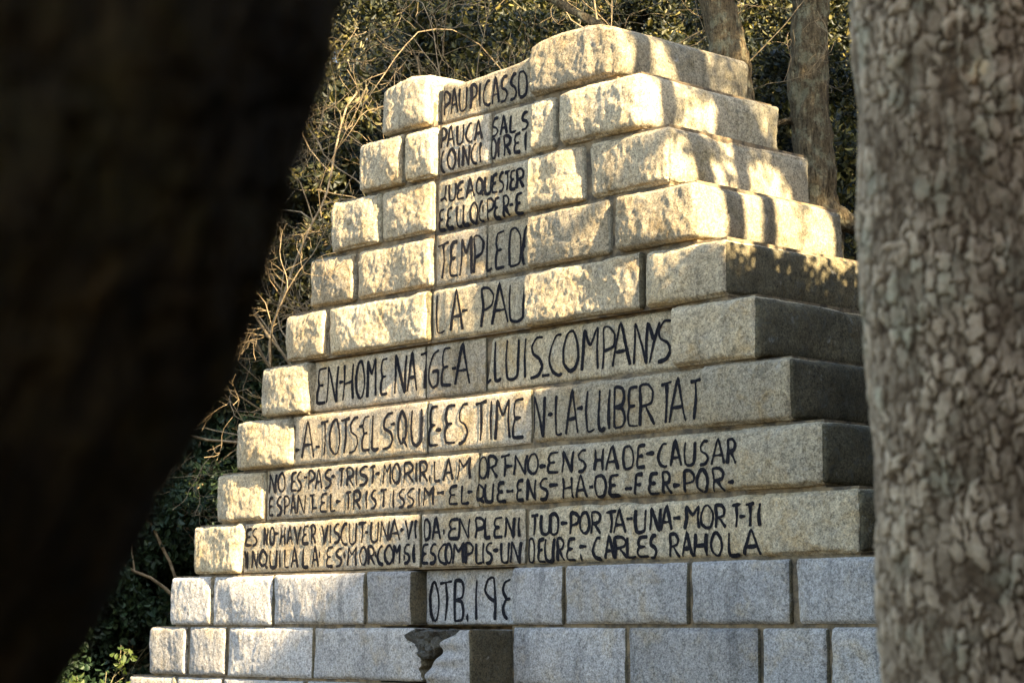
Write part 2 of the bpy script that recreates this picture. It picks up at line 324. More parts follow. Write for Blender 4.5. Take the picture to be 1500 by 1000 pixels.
class Stone:
    """rounded, rough split block; x = -s"""
    def __init__(self, s0, s1, z0, z1, d0=0., d1=.4, bulge=.035, rough=.016, r=.028, panel=None, seed=0, top=None, side_bulge=.0, res=.0135, shear=0.):
        self.__dict__.update(locals()); del self.__dict__['self']
        self.lo = np.array([-s1, d0, z0]); self.hi = np.array([-s0, d1, z1])
    def depth(self, P):
        """recess of a dressed panel: panel = (s_from, s_to, depth)"""
        if not self.panel: return np.zeros(len(P))
        a, b, dep = self.panel; s = -P[:, 0] + .006 * vnoise(P * 14, self.seed + 90)
        return dep * sstep(a - .008, a + .010, s) * (1 - sstep(b - .010, b + .008, s))
    def warp(self, P):
        lo, hi = self.lo, self.hi; sd = self.seed
        # wander of the arrises
        r = self.r * (1.0 + .4 * vnoise(P * 5.5, sd + 1))[:, None]
        q = np.clip(P, lo + r, hi - r); dv = P - q
        L = np.linalg.norm(dv, axis=1); L = np.where(L < 1e-9, 1, L)
        n = dv / L[:, None]
        out = q + n * r
        t = (P - lo) / (hi - lo) * 2 - 1
        front = np.clip(-n[:, 1], 0, 1); sidew = np.clip(np.abs(n[:, 0]), 0, 1)
        dep = self.depth(P); pan = np.clip(dep / .05, 0, 1) if self.panel else 0 * dep
        pil = (1 - t[:, 0] ** 4) * (1 - t[:, 2] ** 4)
        pil2 = (1 - t[:, 1] ** 6) * (1 - t[:, 2] ** 4)
        cr = self.rough
        W = P * np.array([1, 1, .8]) + .035 * np.stack([vnoise(P * 7, sd + 40), vnoise(P * 7, sd + 41), vnoise(P * 7, sd + 42)], 1)
        rough = cr * (1.35 * fbm(W, 2.4, 3, sd + 11, .5) + .22 * facets(W, .12, sd + 20) + .20 * facets(W, .034, sd + 31) + .34 * fbm(W, 22, 4, sd + 50, .7))
        PW = P * np.array([1, 1, .5]); fine = .0042 * fbm(PW, 17, 4, sd + 60, .6) + .0085 * fbm(PW, 5, 3, sd + 66)
        f_out = (self.bulge * pil * (.75 + .5 * vnoise(P * 3.1, sd + 5)) + rough) * (1 - pan) + fine * pan
        big = .03 * fbm(P, 1.6, 2, sd + 71)
        s_out = self.side_bulge * pil2 + (1.5 * big if self.side_bulge else 0) + .6 * rough + (.010 * fbm(P, 9, 4, sd + 75) if self.side_bulge else 0)
        out[:, 1] += dep * (1 - np.clip((P[:, 1] - lo[1]) / (hi[1] - lo[1]), 0, 1))
        out = out + n * (front * f_out + sidew * s_out + np.clip(np.abs(n[:, 2]), 0, 1) * .25 * rough + np.clip(n[:, 1], 0, 1) * rough)[:, None]
        # edges chipped
        ed = np.minimum(1 - np.abs(t[:, 0]), 1 - np.abs(t[:, 2]))
        out[:, 1] += front * (1 - pan) * .010 * np.clip(1 - ed * 9, 0, 1) * (1 + vnoise(P * 9, sd + 8))
        if self.top is not None:
            S = -out[:, 0]; k = np.clip((out[:, 2] - self.z0) / (self.z1 - self.z0), 0, 1.2)
            H = np.interp(S, [a for a, b in self.top], [b for a, b in self.top])
            out[:, 2] = self.z0 + (out[:, 2] - self.z0) * (H - self.z0) / (self.z1 - self.z0)
        if self.shear:
            out[:, 0] -= self.shear * (self.z1 - P[:, 2]) * np.clip(-t[:, 0] * .5 + .5, 0, 1)
        return out
    def axis(self, a, b, res, extra=()):
        n = max(2, int(round((b - a) / res)) + 1); v = np.linspace(a, b, n)
        e = [x for x in extra if a < x < b]
        rr = self.r
        v = np.concatenate([v, [a + rr * .33, a + rr * .7, b - rr * .33, b - rr * .7], e]); return np.unique(np.round(v, 5))
    def build(self, mat, name='stone_block', dres=.05):
        ex = []
        if self.panel:
            a, b, _ = self.panel
            for e in (a, b): ex += [-e - .012, -e - .006, -e, -e + .006, -e + .012]
        ax = self.axis(-self.s1, -self.s0, self.res, ex); ay = self.axis(self.d0, self.d1, dres); az = self.axis(self.z0, self.z1, self.res)
        P, F = lattice(ax, ay, az)
        V = self.warp(P)
        self.rightside = (P[F].mean(1)[:, 0] > self.hi[0] - self.r * .45).astype(np.int32)
        c = (self.lo + self.hi) / 2; c[2] = self.z0
        self.c = c
        self.obj = link_mesh(name, V - c, F, mat, mon, True, c)
        return self

# stroke glyphs in a unit box (x right, y up)
GL = {
 'A': [[(0, 0), (.45, 1), (.55, 1), (1, 0)], [(.16, .36), (.86, .38)]],
 'B': [[(.08, 0), (.05, .55), (.1, 1), (.7, .98), (.95, .8), (.8, .58), (.15, .52)], [(.15, .52), (.75, .48), (1, .25), (.8, .04), (.08, 0)]],
 'C': [[(.95, .97), (.55, .96), (.15, .68), (0, .38), (.25, .1), (.7, 0), (.95, .04)]],
 'D': [[(.1, .03), (0, .5), (.12, .95), (.6, 1), (.93, .8), (1, .45), (.85, .1), (.5, 0), (.1, .03)]],
 'E': [[(1, .98), (.3, .95), (.12, .7), (.22, .5), (.05, .3), (.12, .04), (1, .02)], [(.2, .5), (.75, .52)]],
 'F': [[(1, .98), (.3, .95), (.18, .5), (.1, 0)], [(.18, .5), (.75, .5)]],
 'G': [[(1, 1), (.5, .9), (.12, .6), (.05, .25), (.4, 0), (.85, .1), (.9, .42), (.4, .44)]],
 'H': [[(.12, 1), (.15, .5), (0, 0)], [(.95, 1), (.9, .5), (.93, 0)], [(.12, .46), (.92, .5)]],
 'I': [[(.6, 1), (.35, .55), (.5, 0)]],
 'L': [[(.15, 1), (.08, .5), (.12, .05), (.5, 0), (1, .05)]],
 'M': [[(0, 0), (.12, .5), (.15, .98), (.5, .62), (.92, 1), (.88, .5), (.92, 0)]],
 'N': [[(0, 0), (.12, .5), (.12, 1), (.5, .5), (.85, .02), (.88, .5), (1, 1)]],
 'O': [[(.45, 0), (.08, .22), (.02, .6), (.3, .95), (.65, 1), (.95, .7), (.98, .35), (.75, .06), (.45, 0)]],
 'P': [[(.05, 0), (.15, .5), (.12, .98), (.6, 1), (.98, .8), (.85, .52), (.15, .42)]],
 'Q': [[(.4, .08), (.08, .3), (.1, .7), (.45, 1), (.85, .75), (.85, .3), (.4, .08)], [(.5, .25), (1, -.02)]],
 'R': [[(.05, 0), (.15, .5), (.1, .98), (.6, 1), (.92, .8), (.8, .55), (.18, .46)], [(.4, .48), (.98, 0)]],
 'S': [[(1, .98), (.55, .98), (.18, .78), (.25, .58), (.75, .45), (.95, .25), (.65, .04), (.05, 0)]],
 'T': [[(0, .95), (1, 1)], [(.5, .96), (.55, .5), (.42, 0)]],
 'U': [[(.08, 1), (0, .5), (.12, .08), (.5, 0), (.85, .1), (.95, .5), (1, 1)]],
 'V': [[(0, 1), (.3, .5), (.5, 0), (.75, .5), (1, .98)]],
 'Y': [[(0, 1), (.45, .55)], [(1, 1), (.45, .5), (.05, 0)]],
 '-': [[(0, .4), (1, .6)]],
 '.': [[(.2, .5), (.8, .5)]],
 '~': [[(.85, 1), (.6, .3), (0, .15)], [(.55, .3), (1, 0)]],
 '{': [[(1, 1), (.55, .9), (.35, .5), (.1, .3), (.4, 0)], [(.35, .48), (.7, .46)]],
 '9': [[(.95, .45), (.4, .55), (.02, .72), (.35, .98), (.92, 1), (.98, .5), (.92, 0)]],
 '3': [[(1, .98), (.4, .9), (.1, .7), (.55, .5), (1, .5)], [(.55, .5), (.1, .3), (.25, .1), (.75, 0)]],
}
rl = random.Random(5)
def strokes(entry):
    ch = entry[0]; s0, s1, zt, zb = [int(v) / 1000 for v in entry[1:].split(',')]
    if ch == 'I' and s0 - s1 < .04: s0, s1 = s0 + .008, s1 - .008
    res = []
    for pl in GL[ch]:
        pts = [(s0 + (s1 - s0) * (x + rl.uniform(-.04, .04)), zb + (zt - zb) * (y + rl.uniform(-.015, .015))) for x, y in pl]
        # Catmull-Rom resample
        P = [np.array(p) for p in pts]; out = []
        if len(P) == 2: P = [P[0], (P[0] + P[1]) / 2, P[1]]
        for i in range(len(P) - 1):
            a = P[max(i - 1, 0)]; b = P[i]; c = P[i + 1]; d = P[min(i + 2, len(P) - 1)]
            n = max(2, int(np.linalg.norm(c - b) / .010))
            for k in range(n):
                t = k / n
                sm = .5 * ((2 * b) + (-a + c) * t + (2 * a - 5 * b + 4 * c - d) * t * t + (-a + 3 * b - 3 * c + d) * t ** 3)
                ln = b + (c - b) * t
                out.append(.65 * sm + .35 * ln)
        out.append(P[-1]); res.append((np.array(out), ch))
    return res

def lettering(stone, entries):
    V = []; F = []
    for e in entries:
        for pl, ch in strokes(e):
            n = len(pl)
            tg = np.gradient(pl, axis=0); tg /= np.linalg.norm(tg, axis=1)[:, None] + 1e-9
            nr = np.stack([-tg[:, 1], tg[:, 0]], 1)
            ph = rl.uniform(0, 6); base = rl.uniform(.0093, .0135)
            if ch == '.': base = .024
            if ch == '-': base = .013
            w = base * (1 + .28 * np.sin(np.linspace(0, 5, n) + ph) + np.array([rl.uniform(-.12, .12) for _ in range(n)]))
            w[0] *= .55; w[-1] *= .5
            k0 = len(V)
            for i in range(n):
                for q in (-1, -.35, .35, 1):
                    V.append((pl[i][0] + nr[i][0] * w[i] * q, pl[i][1] + nr[i][1] * w[i] * q))
            for i in range(n - 1):
                for q in range(3):
                    a = k0 + i * 4 + q; F.append((a, a + 1, a + 5, a + 4))
    V = np.array(V)
    P = np.stack([-V[:, 0], np.full(len(V), stone.d0), V[:, 1]], 1)
    W = stone.warp(P)
    out = np.stack([P[:, 0], W[:, 1] - .0035, P[:, 2]], 1)
    # warp moves x and z slightly near arrises only; keep the strokes where they were written
    o = link_mesh('painted_lettering', out - stone.c, np.array(F), M_PAINT, stone.obj, True, (0, 0, 0))
    return o

ZB = {1: 5.312, 2: 4.905, 3: 4.487, 4: 4.078, 5: 3.677, 6: 3.258, 7: 2.848, 8: 2.432, 9: 2.015, 10: 1.603, 11: 1.192, 12: .78, 13: .37, 14: -.06}
ZT = {1: 5.70}
for k in range(2, 15): ZT[k] = ZB[k - 1]
TB = {k: 1.34 + .05 * k for k in range(1, 15)}      # how deep each course is
g = .011                                             # half joint
# (s_left, s_right, kind)  kind: e = left end block, r = rough, p = panel stone, c = right corner block, (panel range, depth)
rows = {
 1: [(4.31, 3.735, 'e'), (3.73, 1.79, 'cp', (2.64, 9, .09))],
 2: [(4.58, 4.04, 'e'), (4.03, 3.68, 'r'), (3.675, 3.11, 'p', (0, 9, .04)), (3.11, 2.40, 'p', (2.64, 9, .04)), (2.385, 1.56, 'c')],
 3: [(4.885, 4.345, 'e'), (4.325, 3.715, 'r'), (3.715, 2.115, 'p', (2.66, 9, .04)), (2.075, 1.31, 'c')],
 4: [(5.21, 4.635, 'e'), (4.61, 3.725, 'r'), (3.72, 3.15, 'p', (0, 9, .04)), (3.15, 1.87, 'p', (2.67, 9, .04)), (1.83, 1.07, 'c')],
 5: [(5.515, 4.965, 'e'), (4.955, 3.76, 'r'), (3.76, 1.575, 'p', (2.69, 9, .04)), (1.555, .815, 'c')],
 6: [(5.81, 5.235, 'e'), (5.23, 3.86, 'p', (0, 9, .08)), (3.86, 3.19, 'p', (0, 9, .08)), (3.185, .575, 'cp', (1.29, 9, .08))],
 7: [(6.15, 5.45, 'e'), (5.45, 3.80, 'p', (0, 9, .035)), (3.80, 2.68, 'p', (0, 9, .035)), (2.675, .30, 'cp', (1.04, 9, .035))],
 8: [(6.445, 5.785, 'e'), (5.785, 3.225, 'p', (0, 9, .035)), (3.22, .055, 'cp', (.73, 9, .035))],
 9: [(6.755, 6.09, 'e'), (6.085, 3.87, 'p', (0, 9, .035)), (3.865, 2.735, 'p', (0, 9, .035)), (2.73, -.20, 'cp', (.56, 9, .035))],
 10: [(7.06, 6.47, 'e'), (6.45, 5.63, 'r'), (5.62, 4.47, 'r'), (4.445, 3.92, 'r'), (3.925, 2.33, 'p', (2.83, 9, .14)), (2.315, 1.185, 'r'), (1.165, .34, 'r'), (.30, -.46, 'c')],
 11: [(7.375, 6.81, 'e'), (6.79, 6.255, 'r'), (6.235, 5.105, 'r'), (5.085, 3.86, 'broken'), (2.84, 1.745, 'r'), (1.72, .60, 'r'), (.58, .06, 'r'), (.04, -.72, 'c')],
 12: [(7.69, 6.99, 'e'), (6.97, 6.3, 'r'), (6.28, 5.2, 'r'), (5.18, 4.1, 'r'), (4.08, 3.2, 'r'), (3.18, 2.1, 'r'), (2.08, 1.0, 'r'), (.98, .1, 'r'), (.08, -.97, 'c')],
 13: [(8.0, 7.2, 'e'), (7.18, 6.0, 'r'), (5.98, 4.9, 'r'), (4.88, 3.7, 'r'), (3.68, 2.6, 'r'), (2.58, 1.4, 'r'), (1.38, .2, 'r'), (.18, -1.22, 'c')],
 14: [(8.3, 7.4, 'e'), (7.38, 6.5, 'r'), (6.48, 5.3, 'r'), (5.28, 4.1, 'r'), (4.08, 3.0, 'r'), (2.98, 1.8, 'r'), (1.78, .6, 'r'), (.58, -1.47, 'c')],
}
TOPL = [(3.5, 5.615), (3.62, 5.665), (3.70, 5.705), (3.98, 5.745), (4.22, 5.715), (4.31, 5.68)]
TOPR = [(1.7, 5.60), (1.80, 5.66), (1.95, 5.715), (2.1, 5.735), (2.35, 5.735), (2.58, 5.72), (2.66, 5.70), (2.74, 5.665), (2.85, 5.64), (3.05, 5.625), (3.3, 5.62), (3.5, 5.61), (3.62, 5.64)]
rs = random.Random(11)
core_v = []; core_f = []
for k, row in rows.items():
    stones = []
    cool = k >= 10
    for i, b in enumerate(row):
        s1, s0, kind = b[0], b[1], b[2]
        pan = b[3] if len(b) > 3 else None
        gz = .014 if not cool else .010
        kw = dict(z0=ZB[k] + gz + rs.uniform(-.003, .004), z1=ZT[k] - (gz if k > 1 else 0) + rs.uniform(-.004, .003), panel=pan, seed=k * 100 + i * 9)
        vis = k <= 11
        res = .0135 if vis else .03
        bulge = (.026 if not cool else .014) * rs.uniform(.7, 1.25); rough = (.018 if not cool else .0085)
        dres = .06; d1 = .42; d0 = rs.uniform(-.012, .008) if not cool else rs.uniform(-.006, .006)
        if pan and pan[0] == 0: d0 = pan[2] + rs.uniform(-.006, .006) ; kw['panel'] = None; bulge = .002; rough = .0035
        if kind in ('e',): d1 = TB[k]; dres = .05
        if kind in ('c', 'cp'): d1 = TB[k]; dres = .022
        if pan and kind == 'p' and pan[0] != 0: d0 = 0.0
        if k == 1: kw['z1'] = 5.70
        st = Stone(s0 + .006, s1 - .006, d0=d0, d1=d1, bulge=bulge, rough=rough if vis else rough, r=(.042 if kind in ('c', 'cp') else .032) if not cool else .022,
                   top=(TOPL if i == 0 else TOPR) if k == 1 else None,
                   side_bulge=.03 if kind in ('c', 'cp', 'e') else 0., res=res, **kw) if kind != 'broken' else \
             Stone(s0, s1, d0=.0, d1=d1, bulge=.012, rough=.009, r=.022, res=res, **{**kw, 'z1': kw['z1']})
        flat_panel = pan is not None and pan[0] == 0
        if flat_panel: st.r = .014
        mat = M_COOL if cool else (M_PANEL if flat_panel else M_WARM)
        if k == 12 or k > 12: mat = M_COOL
        st.build(mat, dres=dres)
        st.obj.data.materials.append(M_SIDE_LIT if k <= 4 or kind == 'e' else M_SIDE_SHADE)  # lower right faces take the shaded copy, upper courses and end blocks the lit one
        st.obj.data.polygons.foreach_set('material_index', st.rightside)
        if kind == 'broken':
            # the broken end slants away to the right and down
            me = st.obj.data; co = np.empty(len(me.vertices) * 3, np.float32); me.vertices.foreach_get('co', co); co = co.reshape(-1, 3)
            t = np.clip((co[:, 0] + (s1 - s0) / 2) / (s1 - s0), 0, 1); zz = (co[:, 2]) / .41
            co[:, 0] += np.clip(t * 6 - 5, 0, 1) * (.06 * (1 - zz) - .07 * np.clip(zz * 3 - 2, 0, 1) + .015 * np.sin(zz * 23) + .010 * np.sin(zz * 51))
            me.vertices.foreach_set('co', co.ravel()); me.update()
        stones.append(st)
    if k in LETTERING:
        ent = LETTERING[k].split(' ')
        for st in stones:
            sel = [e for e in ent if st.s0 <= (int(e[1:].split(',')[0]) + int(e.split(',')[1])) / 2000 < st.s1 + .001]
            if st.s0 == stones[1].s0 and False: pass
            if sel: lettering(st, sel)
    # mortar core of the course
    sl, sr = row[0][0] - .04, row[-1][1] + .04
    cd = {1: .115, 6: .10}.get(k, .062)
    if k >= 10: cd = .03
    zt = ZT[k] - .20 if k == 1 else ZT[k]
    boxes = [(sl, sr, cd)]
    if k == 10: boxes = [(sl, 4.0, .03), (4.0, 2.80, .19), (2.80, sr, .03)]
    if k == 11: boxes = [(sl, 4.3, .03), (4.3, 2.86, .40), (2.86, sr, .03)]
    if k <= 9:
        pl = row[1][0] if k in (1, 6, 7, 8, 9) else row[2][0]
        pr = {1: 2.64, 2: 2.64, 3: 2.66, 4: 2.67, 5: 2.69, 6: 1.29, 7: 1.04, 8: .73, 9: .56}[k]
        boxes = [(sl, pl + .02, .05), (pl + .02, pr, cd), (pr, sr, .05)]
    for (a, b_, dd) in boxes:
        n0 = len(core_v); y1 = TB[k] - .04
        for x in (-a, -b_):
            for y in (dd, y1):
                for z in (ZB[k] - .0, zt): core_v.append((x, y, z))
        core_f += [[n0 + q for q in f] for f in ((0, 1, 3, 2), (4, 6, 7, 5), (0, 4, 5, 1), (2, 3, 7, 6), (1, 5, 7, 3), (0, 2, 6, 4))]
link_mesh('mortar_core', core_v, core_f, M_MORTAR, mon, False)

# corbel stone that juts out under the date, and the wedge of broken stone beside it
cb = Stone(2.87, 3.16, 1.17, 1.575, d0=-.36, d1=.30, bulge=.012, rough=.010, r=.012, seed=1401, side_bulge=.008, res=.014)
cb.build(M_COOL, dres=.02)
cb.obj.data.materials.append(M_SIDE_SHADE)  # painted shade on the corbel's right face
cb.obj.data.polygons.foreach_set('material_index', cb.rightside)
me = cb.obj.data; co = np.empty(len(me.vertices) * 3, np.float32); me.vertices.foreach_get('co', co); co = co.reshape(-1, 3)
lx = np.clip(-co[:, 0] / .29 + .5, 0, 1); zz = np.clip(co[:, 2] / .405, 0, 1)
co[:, 0] -= lx * (.25 * (1 - zz)) - lx * .03 * np.sin(zz * 14) ; co[:, 0] += lx * np.clip(zz - .8, 0, 1) * .25
co[:, 1] += lx * zz * .08 + lx * .02 * np.sin(zz * 22)
me.vertices.foreach_set('co', co.ravel()); me.update()
cb.obj['label'] = 'jutting corbel stone with broken left edge below the date'
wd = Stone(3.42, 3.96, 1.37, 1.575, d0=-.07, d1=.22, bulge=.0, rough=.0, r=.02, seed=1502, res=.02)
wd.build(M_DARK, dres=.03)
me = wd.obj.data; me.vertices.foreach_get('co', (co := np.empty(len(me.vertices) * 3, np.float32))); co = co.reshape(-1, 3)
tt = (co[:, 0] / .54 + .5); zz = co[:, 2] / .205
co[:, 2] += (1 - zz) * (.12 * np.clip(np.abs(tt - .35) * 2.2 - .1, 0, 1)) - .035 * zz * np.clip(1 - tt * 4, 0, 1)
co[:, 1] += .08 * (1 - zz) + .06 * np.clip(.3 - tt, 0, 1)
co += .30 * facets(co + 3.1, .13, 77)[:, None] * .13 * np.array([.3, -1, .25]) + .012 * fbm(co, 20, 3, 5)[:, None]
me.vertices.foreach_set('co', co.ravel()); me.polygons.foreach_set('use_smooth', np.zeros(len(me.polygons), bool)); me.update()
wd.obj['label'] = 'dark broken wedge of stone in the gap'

# ------------------------------------------------------------------ vegetation builders
def tube_mesh(paths, nseg=6):
    """paths: list of (points Nx3, radii N)"""
    V = []; F = []; off = 0
    for P, Rr in paths:
        P = np.asarray(P, float); n = len(P)
        T = np.gradient(P, axis=0); T /= np.linalg.norm(T, axis=1)[:, None] + 1e-9
        ref = np.array([0, 0, 1.]) if abs(T[0, 2]) < .8 else np.array([1., 0, 0])
        A = np.cross(T, ref); A /= np.linalg.norm(A, axis=1)[:, None] + 1e-9; B = np.cross(T, A)
        th = np.linspace(0, 2 * np.pi, nseg, endpoint=False)
        ring = A[:, None] * np.cos(th)[None, :, None] + B[:, None] * np.sin(th)[None, :, None]
        v = P[:, None] + ring * np.asarray(Rr)[:, None, None]
        V.append(v.reshape(-1, 3))
        i = np.arange(n - 1)[:, None] * nseg; j = np.arange(nseg)[None]; j2 = (j + 1) % nseg
        F.append((np.stack([i + j, i + j2, i + nseg + j2, i + nseg + j], 2).reshape(-1, 4)) + off)
        off += n * nseg
    return np.concatenate(V), np.concatenate(F)

def grow(rng, start, direc, length, rad, depth, out, crook=.35, kids=(3, 5), shrink=.62, tips=None, up=.05, minr=.0015, spread=.9, stop=None):
    n = max(4, int(length / .07) if length < 1.2 else int(length / .18))
    P = [np.array(start, float)]; d = np.array(direc, float); d /= np.linalg.norm(d)
    for i in range(n):
        d = d + rng.normal(0, crook / math.sqrt(n) * 1.3, 3) + np.array([0, 0, up / n]); d /= np.linalg.norm(d)
        q = P[-1] + d * length / n
        if stop is not None and stop(q): break
        P.append(q)
    if len(P) < 3: return
    n = len(P) - 1
    P = np.array(P); Rr = np.linspace(rad, max(rad * .45, minr), len(P))
    out.append((P, Rr))
    if tips is not None and depth <= 1: tips.append(P)
    if depth > 0:
        for _ in range(rng.integers(kids[0], kids[1] + 1)):
            t = rng.uniform(.3, 1.0); i = min(int(t * n), n - 1)
            base = P[i]; dd = P[min(i + 1, n)] - P[i]; dd /= np.linalg.norm(dd) + 1e-9
            side = rng.normal(0, 1, 3); side -= side @ dd * dd; side /= np.linalg.norm(side) + 1e-9
            nd = dd + side * rng.uniform(.5, spread) * 1.1
            grow(rng, base, nd, length * shrink * rng.uniform(.7, 1.15), Rr[i] * .62, depth - 1, out, crook, kids, shrink, tips, up, minr, spread, stop)

def leaves(rng, C, size=.05, ratio=.48, flat=0.0, curl=.25):
    """C: centres Nx3 -> leaf mesh of 6 verts, 4 tris as 2 folded quads"""
    n = len(C)
    a = rng.normal(0, 1, (n, 3)); a[:, 2] -= .25; a /= np.linalg.norm(a, axis=1)[:, None]
    nn = rng.normal(0, 1, (n, 3)); nn[:, 2] = np.abs(nn[:, 2]) + .55 + flat; b = np.cross(a, nn); b /= np.linalg.norm(b, axis=1)[:, None] + 1e-9
    c = np.cross(a, b)
    L = size * rng.uniform(.65, 1.3, n)[:, None]; W = L * ratio * rng.uniform(.8, 1.2, n)[:, None]
    fold = W * curl
    v = np.stack([C, C + a * L * .35 + b * W * .5 + c * fold, C + a * L * .75 + b * W * .38 + c * fold,
                  C + a * L - c * fold * .6, C + a * L * .75 - b * W * .38 + c * fold, C + a * L * .35 - b * W * .5 + c * fold], 1).reshape(-1, 3)
    k = np.arange(n)[:, None] * 6
    F = np.concatenate([k + np.array([0, 1, 2, 3]), k + np.array([0, 3, 4, 5])], 1).reshape(-1, 4)
    return v, F

def crown_points(rng, n, rx, ry, rz, nclump, cr):
    """leaf clumps spread through a crown, more towards its outside, with gaps"""
    u = rng.normal(0, 1, (nclump, 3)); u /= np.linalg.norm(u, axis=1)[:, None]
    rr = rng.uniform(.25, 1, nclump) ** .55
    cc = u * rr[:, None] * np.array([rx, ry, rz])
    w = rng.uniform(.4, 1.6, nclump); w /= w.sum(); idx = rng.choice(nclump, n, p=w)
    s = cr * rng.uniform(.6, 1.3, nclump)[idx][:, None]
    q = rng.normal(0, 1, (n, 3)); ql = np.linalg.norm(q, axis=1)[:, None]; q = q / ql * np.minimum(ql, 1.9) ** .8
    return cc[idx] + q * s * np.array([.62, .62, .42]), cc

# ---- four background oaks to copy
oak_protos = []
for v_ in range(4):
    rng = np.random.default_rng(40 + v_)
    rx, ry, rz = 2.3, 2.1, 3.4
    C, cc = crown_points(rng, 30000, rx, ry, rz, 95, .36)
    C[:, 2] += 5.0
    V, F = leaves(rng, C, .082, .5)
    root = thing('oak_tree', 'x', 'tree')
    crown = link_mesh('crown', V, F, M_LEAF, root, False)
    paths = []
    lean = rng.normal(0, .04, 2)
    zz = np.linspace(-.4, 6.2, 12); P = np.stack([lean[0] * zz + .06 * np.sin(zz * 1.1 + v_), lean[1] * zz, zz], 1)
    paths.append((P, np.linspace(.15, .05, 12) * rng.uniform(.9, 1.2)))
    trv, trf = tube_mesh(paths, 10)
    tr = link_mesh('trunk', trv, trf, M_BARK_FAR, root)
    bp = []
    for _ in range(11):
        i = rng.integers(4, 11); tgt = cc[rng.integers(0, len(cc))] + np.array([0, 0, 5.0]); dv = tgt - P[i]
        grow(rng, P[i], dv, np.linalg.norm(dv) * .8, .035, 2, bp, .5, (2, 4), .55)
    bv, bf = tube_mesh(bp, 5); br = link_mesh('branches', bv, bf, M_BRANCH, root)
    oak_protos.append(root)

def copy_tree(root):
    r = root.copy(); COL.objects.link(r)
    for c in root.children:
        q = c.copy(); COL.objects.link(q); q.parent = r
    return r
rp = np.random.default_rng(77)
LBL = 'evergreen oak in the dense dappled wood behind the stone monument'
GRP = 'evergreen oaks in the wood behind the monument'
first = [True] * 4
def put_oak(x, y, sc=1.0, rot=0.0, dz=0.0, label=LBL, group=GRP, sz=1.0):
    v = int(rp.integers(0, 4))
    if first[v]: r = oak_protos[v]; first[v] = False
    else: r = copy_tree(oak_protos[v])
    r.location = (x, y, float(ground_h(x, y)) + dz); r.rotation_euler = (0, 0, rot); r.scale = (sc, sc, sc * sz)
    r['label'] = label; r['category'] = 'tree'
    if group: r['group'] = group
    return r
for Y, n, sc in ((21.5, 6, 1.0), (24.5, 6, 1.05), (28, 7, 1.1), (32.5, 7, 1.2), (38, 8, 1.35), (46, 8, 1.6)):
    half = .27 * Y + 1.2
    for i in range(n):
        x = -half + 2 * half * (i + .5) / n + rp.uniform(-.6, .6)
        put_oak(x, Y + rp.uniform(-1.2, 1.2), sc * rp.uniform(.9, 1.12), rp.uniform(0, 6.28), dz=-1.6 if Y < 30 else -2.0)
# trees out of frame that close the glade: to the right and behind the camera
LBR = 'evergreen oak closing the glade to the right of the monument'
for x, y in ((7.6, 17.8), (9.6, 15.2), (10.6, 11.0), (11.0, 7.5), (10.2, 4.0), (9.0, .8), (12.5, 13.0), (13.5, 9.0), (13.0, 5.0), (12.0, .5), (10.0, 22.0), (13.0, 18.5), (7.2, -2.6), (10.5, -3.5)):
    put_oak(x, y, 1.12, rp.uniform(0, 6), label=LBR, group='oaks to the right of the glade')
LBC = 'evergreen oak standing behind the viewpoint'
for x, y, s in ((4.4, -1.2, 1.0), (3.7, .5, .8), (5.6, -2.7, 1.05), (6.4, -4.4, 1.1), (5.3, .2, .95), (3.0, -3.6, 1.1), (6.6, 1.6, .95), (1.2, -7.2, 1.15), (-3.8, -5.6, 1.1), (4.8, -6.6, 1.15), (3.2, -1.8, .9), (3.1, .9, .8), (1.9, -1.8, .85)):
    put_oak(x, y, s, rp.uniform(0, 6), dz=-1.4, label=LBC, group='oaks behind the viewpoint')

# ---- named trunks behind the monument
def big_tree(name, label, pts, rads, mat, limbs, crown_at, cs=.8, seed=1, leafy=True):
    root = thing(name, label, 'tree', (pts[0][0], pts[0][1], 0))
    rng = np.random.default_rng(seed)
    def dense(P, Rr, step=.05):
        P = np.array(P, float); L = np.concatenate([[0], np.cumsum(np.linalg.norm(np.diff(P, axis=0), axis=1))])
        t = np.arange(0, L[-1], step)
        from_ = [np.interp(t, L, P[:, i]) for i in range(3)]
        Q = np.stack(from_, 1)
        for _ in range(10): Q[1:-1] = (Q[:-2] + Q[1:-1] * 2 + Q[2:]) / 4
        return Q, np.interp(t, L, Rr)
    base = np.array([pts[0][0], pts[0][1], 0])
    def part(nm, P, Rr, nseg, seed_):
        Q, r = dense(P, Rr)
        V, F = tube_mesh([(Q, r)], nseg)
        rr = np.repeat(r, nseg)[:, None]; cen = np.repeat(Q, nseg, 0); nrm = (V - cen) / rr
        dsp = .14 * fbm(V * [1, 1, .5], 6, 4, seed_) * rr[:, 0] * 2.2 + .018 * (1 - np.abs(fbm(V * [1, 1, .22], 24, 3, seed_ + 3)) * 3)
        V = V + nrm * dsp[:, None]
        return link_mesh(nm, V - base, F, mat, root)
    part('trunk', pts, rads, 40, seed)
    for i, (lp, lr) in enumerate(limbs): part('limb', lp, lr, 20, seed + 20 + i)
    if leafy:
        C, cc = crown_points(rng, 12000, 2.0 * cs, 2.0 * cs, 1.4 * cs, 60, .5)
        V, F = leaves(rng, C, .07, .5)
        link_mesh('crown', V + np.array(crown_at) - base, F, M_LEAF, root, False)
        bp = []
        top = np.array(pts[-1])
        for _ in range(7):
            tgt = cc[rng.integers(0, len(cc))] + np.array(crown_at); dv = tgt - top
            grow(rng, top, dv, np.linalg.norm(dv) * .8, rads[-1] * .5, 2, bp, .5, (2, 3), .55)
        bv, bf = tube_mesh(bp, 6); link_mesh('branches', bv - base, bf, M_BRANCH, root)
    return root

